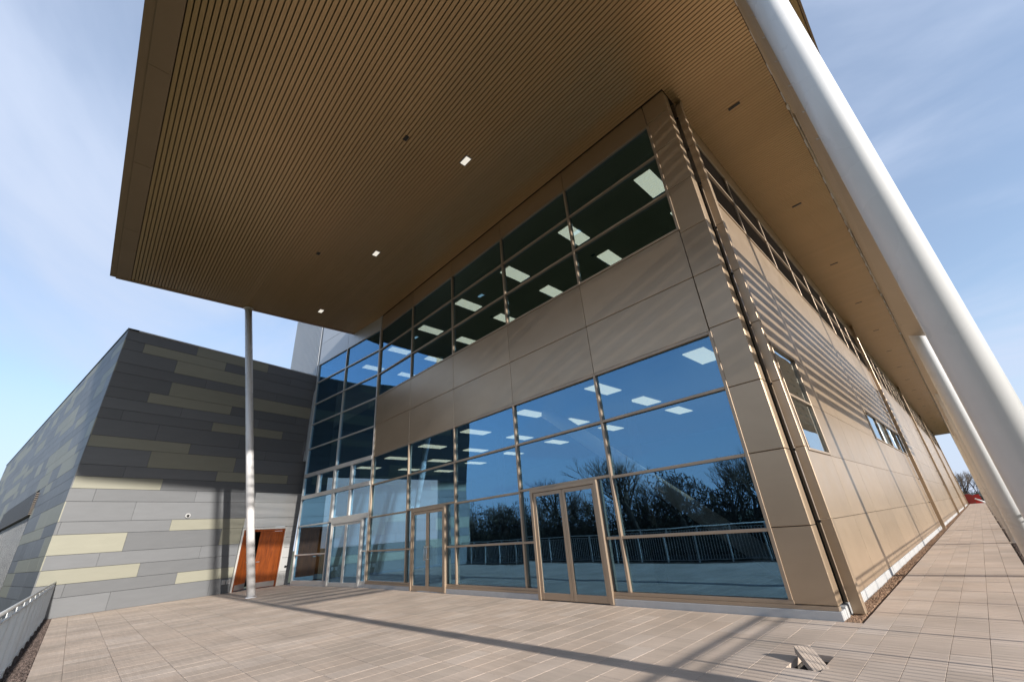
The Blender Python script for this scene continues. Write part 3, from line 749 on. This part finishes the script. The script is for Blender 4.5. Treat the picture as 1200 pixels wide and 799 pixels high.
# west-running face of the wing
CB = P1 + UW * U0; CT = CB + VW; E = CT - CB
U2 = Vector((-39.4, -6.2, 0)).normalized()
LFm = frame_m(CB, -U2, E)                 # local x towards the corner, local y inwards
rake = (E.dot(-U2)) / 10.9                # local x drift of the corner per metre of height
hgt = (LFm.inverted() @ CT).z / 10.9
def lp2(t, z): return (-t + rake * z, z * hgt)
random.seed(11)
nleft = 0; SV = []; SF2 = []
rr = rows[:-1] + [0.0, -.7, -1.4, -2.1, -2.8, -3.5]
for r in range(len(rr) - 1):
    z1, z0 = rr[r], rr[r + 1]
    t = 0; first = True
    prev = O if random.random() < .4 else G
    while t < 40:
        ln = random.choice((1.69, 3.38, 3.38, 2.2)) if not first else random.uniform(.7, 3.3); first = False
        te = min(t + ln, 40.3)
        if te > 39: te = 40.3
        cc_ = O if random.random() < (.36 if z1 < 11 and z1 > .8 else .1) else G
        # leave out the louvred opening and its hood
        segs = [(t, te)]
        if z0 < 5.05 and z1 > .1: segs = [(t, min(te, 8.5))] if t < 8.5 else ([(max(t, 21), te)] if te > 21 else [])
        for (a, b) in segs:
            if b - a < .05: continue
            g_ = .006
            poly = [lp2(a + (g_ if a > 0 else 0), z0 + g_), lp2(a + (g_ if a > 0 else 0), z1 - g_), lp2(b - g_, z1 - g_), lp2(b - g_, z0 + g_)]
            if nleft < 190 and a < 26:
                prism('cladding_panel', LFm, poly, 0, .035, M[cc_], wing); nleft += 1
            else:
                SV.append((poly, cc_))
        t = te
for c_ in (G, O):
    bm = bmesh.new()
    for poly, k_ in SV:
        if k_ != c_: continue
        v = [bm.verts.new((p[0], .0, p[1])) for p in poly] + [bm.verts.new((p[0], .035, p[1])) for p in poly]
        bm.faces.new(v[:4]); 
        for i in range(4): bm.faces.new((v[i], v[i + 4], v[(i + 1) % 4 + 4], v[(i + 1) % 4]))
    bmesh.ops.recalc_face_normals(bm, faces=bm.faces)
    bm_obj('distant_cladding', bm, M[c_], wing, F=LFm, kind='stuff')
prism('backing', LFm, [lp2(.05, -3.5), lp2(.05, 10.88), lp2(40.2, 10.88), lp2(40.2, 5.0), lp2(8.5, 5.0), lp2(8.5, -3.5)], .037, .3, M['dark_back'], wing)
prism('backing', LFm, [lp2(8.5, -3.5), lp2(8.5, 5.05), lp2(40.2, 5.05), lp2(40.2, -3.5)], .5, .7, M['dark_back'], wing)
prism('coping', LFm, [lp2(-.02, 10.90), lp2(-.02, 10.96), lp2(40.35, 10.96), lp2(40.35, 10.90)], -.03, .35, M['black'], wing)
for i in range(11):
    z = 4.06 + i * .094
    prism('slat', LFm, [lp2(8.35, z), lp2(8.35, z + .06), lp2(21, z + .06), lp2(21, z)], -.10, .1, M['louvre'], wing)
for i in range(34):
    t = 8.9 + i * .36
    prism('louvre_blade', LFm, [lp2(t, -.1), lp2(t + .0, 4.0), lp2(t + .11, 4.0), lp2(t + .11, -.1)], .05, .054, M['silver'], wing)
prism('sill', LFm, [lp2(8.5, -.2), lp2(8.5, -.11), lp2(21, -.11), lp2(21, -.2)], -.03, .45, M['silver'], wing)
# roof of the wing
rp = [WF @ Vector((U0 + .1, .3, 10.80 * sl)), WF @ Vector((UEND, .3, 10.80 * sl)), Vector((-60, 3, 10.7)), LFm @ Vector((-39.8, .3, 10.8 * hgt))]
raw('roof', rp, [(0, 1, 2, 3)], M['dark_back'], wing)

# ================================================================== LEANING COLUMNS
def column(x, y, label, group):
    c = empty('leaning_column', (x, y, 0), label, 'column', group)
    zt_ = ZS - .05
    tube('shaft', (x, y, .03), (x, y - .176 * zt_, zt_), .152, M['white_paint'], c, n=40)
    tube('base_plate', (x, y, -.02), (x, y, .03), .20, M['white_paint'], c, n=24)
    tube('head_plate', (x, y - .176 * (zt_ + .0), zt_ - .005), (x, y - .176 * zt_, zt_ + .03), .21, M['white_paint'], c, n=24)
    return c
column(-18.86, -3.33, 'slim white column standing free on the patio in front of the wooden door', 'leaning white columns')
clab = ['big white column crossing the right of the picture, nearest of its row',
        'second white column of the row beside the walkway, just behind the nearest one',
        'third column of the row along the right edge of the walkway', 'fourth column of the row along the right edge of the walkway']
cy = [-3.33 + 8.85 * i for i in range(12)]
for i, y in enumerate(cy):
    column(2.39, y, clab[i] if i < 4 else 'far white column beyond the fourth of the row along the walkway', 'leaning white columns' if i < 4 else 'far white columns along the walkway')

# louvre screens hung between the columns above the walkway edge
for bay in range(4):
    ya, yb_ = cy[bay], cy[bay + 1]
    s = empty('louvre_screen', (2.39, (ya + yb_) / 2, 5.0),
              ['bronze slatted sunscreen between the first and second white columns', 'bronze slatted sunscreen between the second and third white columns',
               'bronze slatted sunscreen between the third and fourth white columns', 'bronze slatted sunscreen beyond the fourth white column'][bay], 'sunscreen', 'slatted sunscreens between the columns')
    for j in range(10):
        z = 5.02 + j * .37
        a = ya - .176 * z + .19; b = yb_ - .176 * z - .19
        v = [(2.215, .125), (2.215, .11), (2.52, -.02), (2.52, -.005)]
        V = [(x, a, z + h) for x, h in v] + [(x, b, z + h) for x, h in v]
        raw('slat', V, [(0, 1, 2, 3), (7, 6, 5, 4), (0, 4, 5, 1), (1, 5, 6, 2), (2, 6, 7, 3), (3, 7, 4, 0)], M['slat'], s)
    if bay == 0:                          # short upper set in front of the corner
        for j in range(6):
            z = 9.9 + j * .37
            V = [(x, -5.0, z + h) for x, h in v] + [(x, 1.1, z + h) for x, h in v]
            raw('slat', V, [(0, 1, 2, 3), (7, 6, 5, 4), (0, 4, 5, 1), (1, 5, 6, 2), (2, 6, 7, 3), (3, 7, 4, 0)], M['slat'], s)
    for t in (.33, .67):
        y = ya + (yb_ - ya) * t
        tube('hanger', (2.40, y - .176 * 5.05, 5.05), (2.40, y - .176 * 8.5, 8.5), .018, M['rail_steel'], s, n=8)

# ================================================================== RAILINGS
def railing(name, x0, y0, x1, y1, label, post_gap, h=1.15, off=(0, 0)):
    r = empty(name, ((x0 + x1) / 2, (y0 + y1) / 2, 0), label, 'railing')
    d = Vector((x1 - x0, y1 - y0, 0)); Lg = d.length; d.normalize()
    a = Vector((x0, y0, 0)); F = frame_m(a, d, (0, 0, 1))
    tube('handrail', F @ Vector((0, 0, h)), F @ Vector((Lg, 0, h)), .024, M['rail_steel'], r, n=12)
    box('top_rail', F, (0, -.022, h - .115), (Lg, .022, h - .10), M['rail_steel'], r, bev=.002)
    box('bottom_rail', F, (0, -.022, .09), (Lg, .022, .105), M['rail_steel'], r, bev=.002)
    n = int(Lg / post_gap); cnt = 0; rest = bmesh.new(); base = None
    fl = F.to_3x3().to_4x4()
    for i in range(n + 1):
        x = Lg * i / n
        box('post', F, (x - .02 if i else x, -.028, -.1), (x + .02, .028, h - .03), M['rail_steel'], r, bev=.002)
    m = int(Lg / .115)
    idx = [Lg * i / m for i in range(m)]
    key = lambda x: (F @ Vector((x, 0, .6)) - cam.matrix_world.translation).length if (Mi @ (F @ Vector((x, 0, .6)))).z < -.2 else 1000
    idx.sort(key=key)
    for j, x in enumerate(idx):
        if j < 280: box('baluster', F, (x + .045, -.006, .106), (x + .060, .006, h - .116), M['rail_steel'], r, bev=0)
        else: bm_box(rest, (x + .045, -.006, .106), (x + .060, .006, h - .116), F)
    if m > 280: bm_obj('distant_balusters', rest, M['rail_steel'], r, kind='stuff')
    else: rest.free()
    return r
railing('patio_railing', -21.9, -9.02, 2.8, -9.30, 'pale steel railing along the open front edge of the patio, meeting the grey wing', 1.25)
railing('walkway_railing', 2.74, -9.25, 2.74, 111, 'pale steel railing along the right edge of the long walkway', 1.25, h=1.2)

# ================================================================== FAR END OF THE WALKWAY
f = empty('mesh_fence', (2, 111, 0), 'pale green slatted fence closing the far end of the walkway', 'fence')
for i in range(5): box('fence_rail', I4, (-6, 111, .25 + .34 * i), (14, 111.05, .36 + .34 * i), M['green'], f)
for i in range(9): box('post', I4, (-6 + 2.5 * i, 111.06, -.3), (-5.92 + 2.5 * i, 111.14, 1.8), M['green'], f)
d = empty('cable_drum', (.45, 107.2, 0), 'dark red drum standing on edge at the far end of the walkway', 'drum')
tube('flange', (.45, 107.0, .85), (.45, 107.08, .85), .85, M['dark_red'], d, n=28)
tube('core', (.45, 107.08, .85), (.45, 107.6, .85), .45, M['dark_red'], d, n=20)
tube('flange', (.45, 107.6, .85), (.45, 107.68, .85), .85, M['dark_red'], d, n=28)
b = empty('red_barrier', (1.4, 107.4, 0), 'bright red plastic barrier beside the dark red drum', 'barrier')
prism('body', Matrix.Translation((1.55, 108.2, 0)), [(-.55, 0), (.55, 0), (.5, .18), (.38, 1.5), (-.38, 1.5), (-.5, .18)], 0, .35, M['red'], b)
box('foot', I4, (.95, 108.1, 0), (2.1, 108.6, .1), M['red'], b)
tube('leaning_pipe', (1.2, 105.6, .85), (2.3, 105.4, .06), .13, M['white_paint'], n=14, label='short white pipe leaning in front of the red barrier', cat='pipe')

# ================================================================== TREES
def make_tree_mesh(seed, h, spread, evergreen=False):
    rnd = random.Random(seed); TV = []; TF = []; WV = []; WF_ = []
    def limb(V, Fx, p, q, r0, r1, n=4):
        d = (q - p); 
        if d.length < 1e-4: return
        a = d.orthogonal().normalized(); b = d.normalized().cross(a); k = len(V)
        for (c, r) in ((p, r0), (q, r1)):
            for i in range(n):
                t = 2 * math.pi * i / n; V.append(tuple(c + (a * math.cos(t) + b * math.sin(t)) * r))
        for i in range(n): Fx.append((k + i, k + (i + 1) % n, k + n + (i + 1) % n, k + n + i))
    def grow(p, d, ln, r, lev):
        q = p + d * ln
        big = lev <= 2
        limb(TV if big else WV, TF if big else WF_, p, q, r, r * .72, 6 if big else 3)
        if lev >= 6 or ln < .14: return
        nb = 3 if lev < 3 else rnd.choice((2, 3, 3))
        for i in range(nb):
            ax = Vector((rnd.uniform(-1, 1), rnd.uniform(-1, 1), rnd.uniform(-.4, .8))).normalized()
            nd = (d * rnd.uniform(.75, 1.1) + ax * spread * rnd.uniform(.6, 1.2) + Vector((0, 0, .12))).normalized()
            grow(q if i else p + d * ln * rnd.uniform(.6, 1), nd, ln * rnd.uniform(.62, .86), r * .6, lev + 1)
    grow(Vector((0, 0, -.2)), Vector((rnd.uniform(-.06, .06), rnd.uniform(-.06, .06), 1)).normalized(), h * .26, h * .022, 0)
    if evergreen:
        WV = []; WF_ = []
        for _ in range(2600):
            z = rnd.uniform(.12, 1.0); rad = h * .24 * (1 - (z - .35) ** 2 * 1.9) * rnd.uniform(.3, 1.05) ** .5 * rnd.uniform(.65, 1.0)
            t = rnd.uniform(0, 6.283); c = Vector((math.cos(t) * max(rad, .1), math.sin(t) * max(rad, .1), z * h)); k = len(WV)
            e = Euler((rnd.random() * 6, rnd.random() * 6, rnd.random() * 6)).to_matrix(); s = rnd.uniform(.12, .26)
            for p in ((-s, -s * .5, 0), (s, -s * .5, 0), (0, s, 0)): WV.append(tuple(c + e @ Vector(p)))
            WF_.append((k, k + 1, k + 2))
    def mk(nm, V, Fx, m):
        me = bpy.data.meshes.new(nm); me.from_pydata(V, [], Fx); me.materials.append(m); return me
    return mk('trunk', TV, TF, M['bark']), mk('crown', WV, WF_, M['evergreen'] if evergreen else M['twig'])
kinds = [(make_tree_mesh(3, 11, .62), 'bare'), (make_tree_mesh(8, 12.5, .5), 'bare'), (make_tree_mesh(21, 10, .72), 'bare'), (make_tree_mesh(33, 8.5, .6), 'bare'), (make_tree_mesh(5, 9, .5, True), 'evergreen')]
def tree(k, x, y, s, rz, label, group):
    (tm, cm), nm = kinds[k]
    t = bpy.data.objects.new(nm + '_tree', None)
    mt = Matrix.Translation((x, y, GZ)) @ Matrix.Rotation(rz, 4, 'Z') @ Matrix.Scale(s, 4)
    link(t, None, mt); props(t, label, 'tree', group)
    link(bpy.data.objects.new('trunk', tm), t, mt.copy()); link(bpy.data.objects.new('crown', cm), t, mt.copy())
random.seed(5)
for i in range(44):
    x = -92 + i * 2.5 + random.uniform(-1, 1); y = -40 + random.uniform(-7, 5)
    k = random.choice((0, 1, 2, 3, 0, 2, 4))
    tree(k, x, y, random.uniform(.75, 1.38) * (1.1 if -38 < x < -8 else .92), random.random() * 6,
         'dark leafy evergreen in the tree line below the patio, mirrored in the glass front' if k == 4 else 'bare winter tree in the tree line below the patio, mirrored in the glass front',
         'evergreens mirrored in the glass front' if k == 4 else 'bare trees mirrored in the glass front')
for i in range(30):
    x = -24 + i * 1.9 + random.uniform(-1, 1); y = 150 + random.uniform(-8, 12)
    tree(random.choice((0, 1, 2, 3)), x, y, random.uniform(.85, 1.1), random.random() * 6, 'bare winter tree in the dark tree line beyond the far end of the walkway', 'bare trees beyond the walkway')
def scrub(name, x0, x1, y0, y1, n, h, seed):
    rnd = random.Random(seed); V = []; Fx = []
    for _ in range(n):
        x = rnd.uniform(x0, x1); y = rnd.uniform(y0, y1); z = GZ + rnd.random() ** 1.2 * h * (.66 + .22 * math.sin(x * .41 + y * .2) + .14 * math.sin(x * 1.13 + 2))
        e = Euler((rnd.random() * 6, rnd.random() * 6, rnd.random() * 6)).to_matrix(); s = rnd.uniform(.12, .38); k = len(V)
        for p in ((-s, -.06, 0), (s, -.04, 0), (s * .9, .06, 0), (-s, .05, 0)): V.append(tuple(Vector((x, y, z)) + e @ Vector(p)))
        Fx.append((k, k + 1, k + 2, k + 3))
    raw(name, V, Fx, M['scrub'], kind='stuff')
scrub('undergrowth', -110, 25, -52, -36, 130000, 10.0, 4)
scrub('undergrowth', -34, 36, 142, 158, 60000, 8.0, 6)
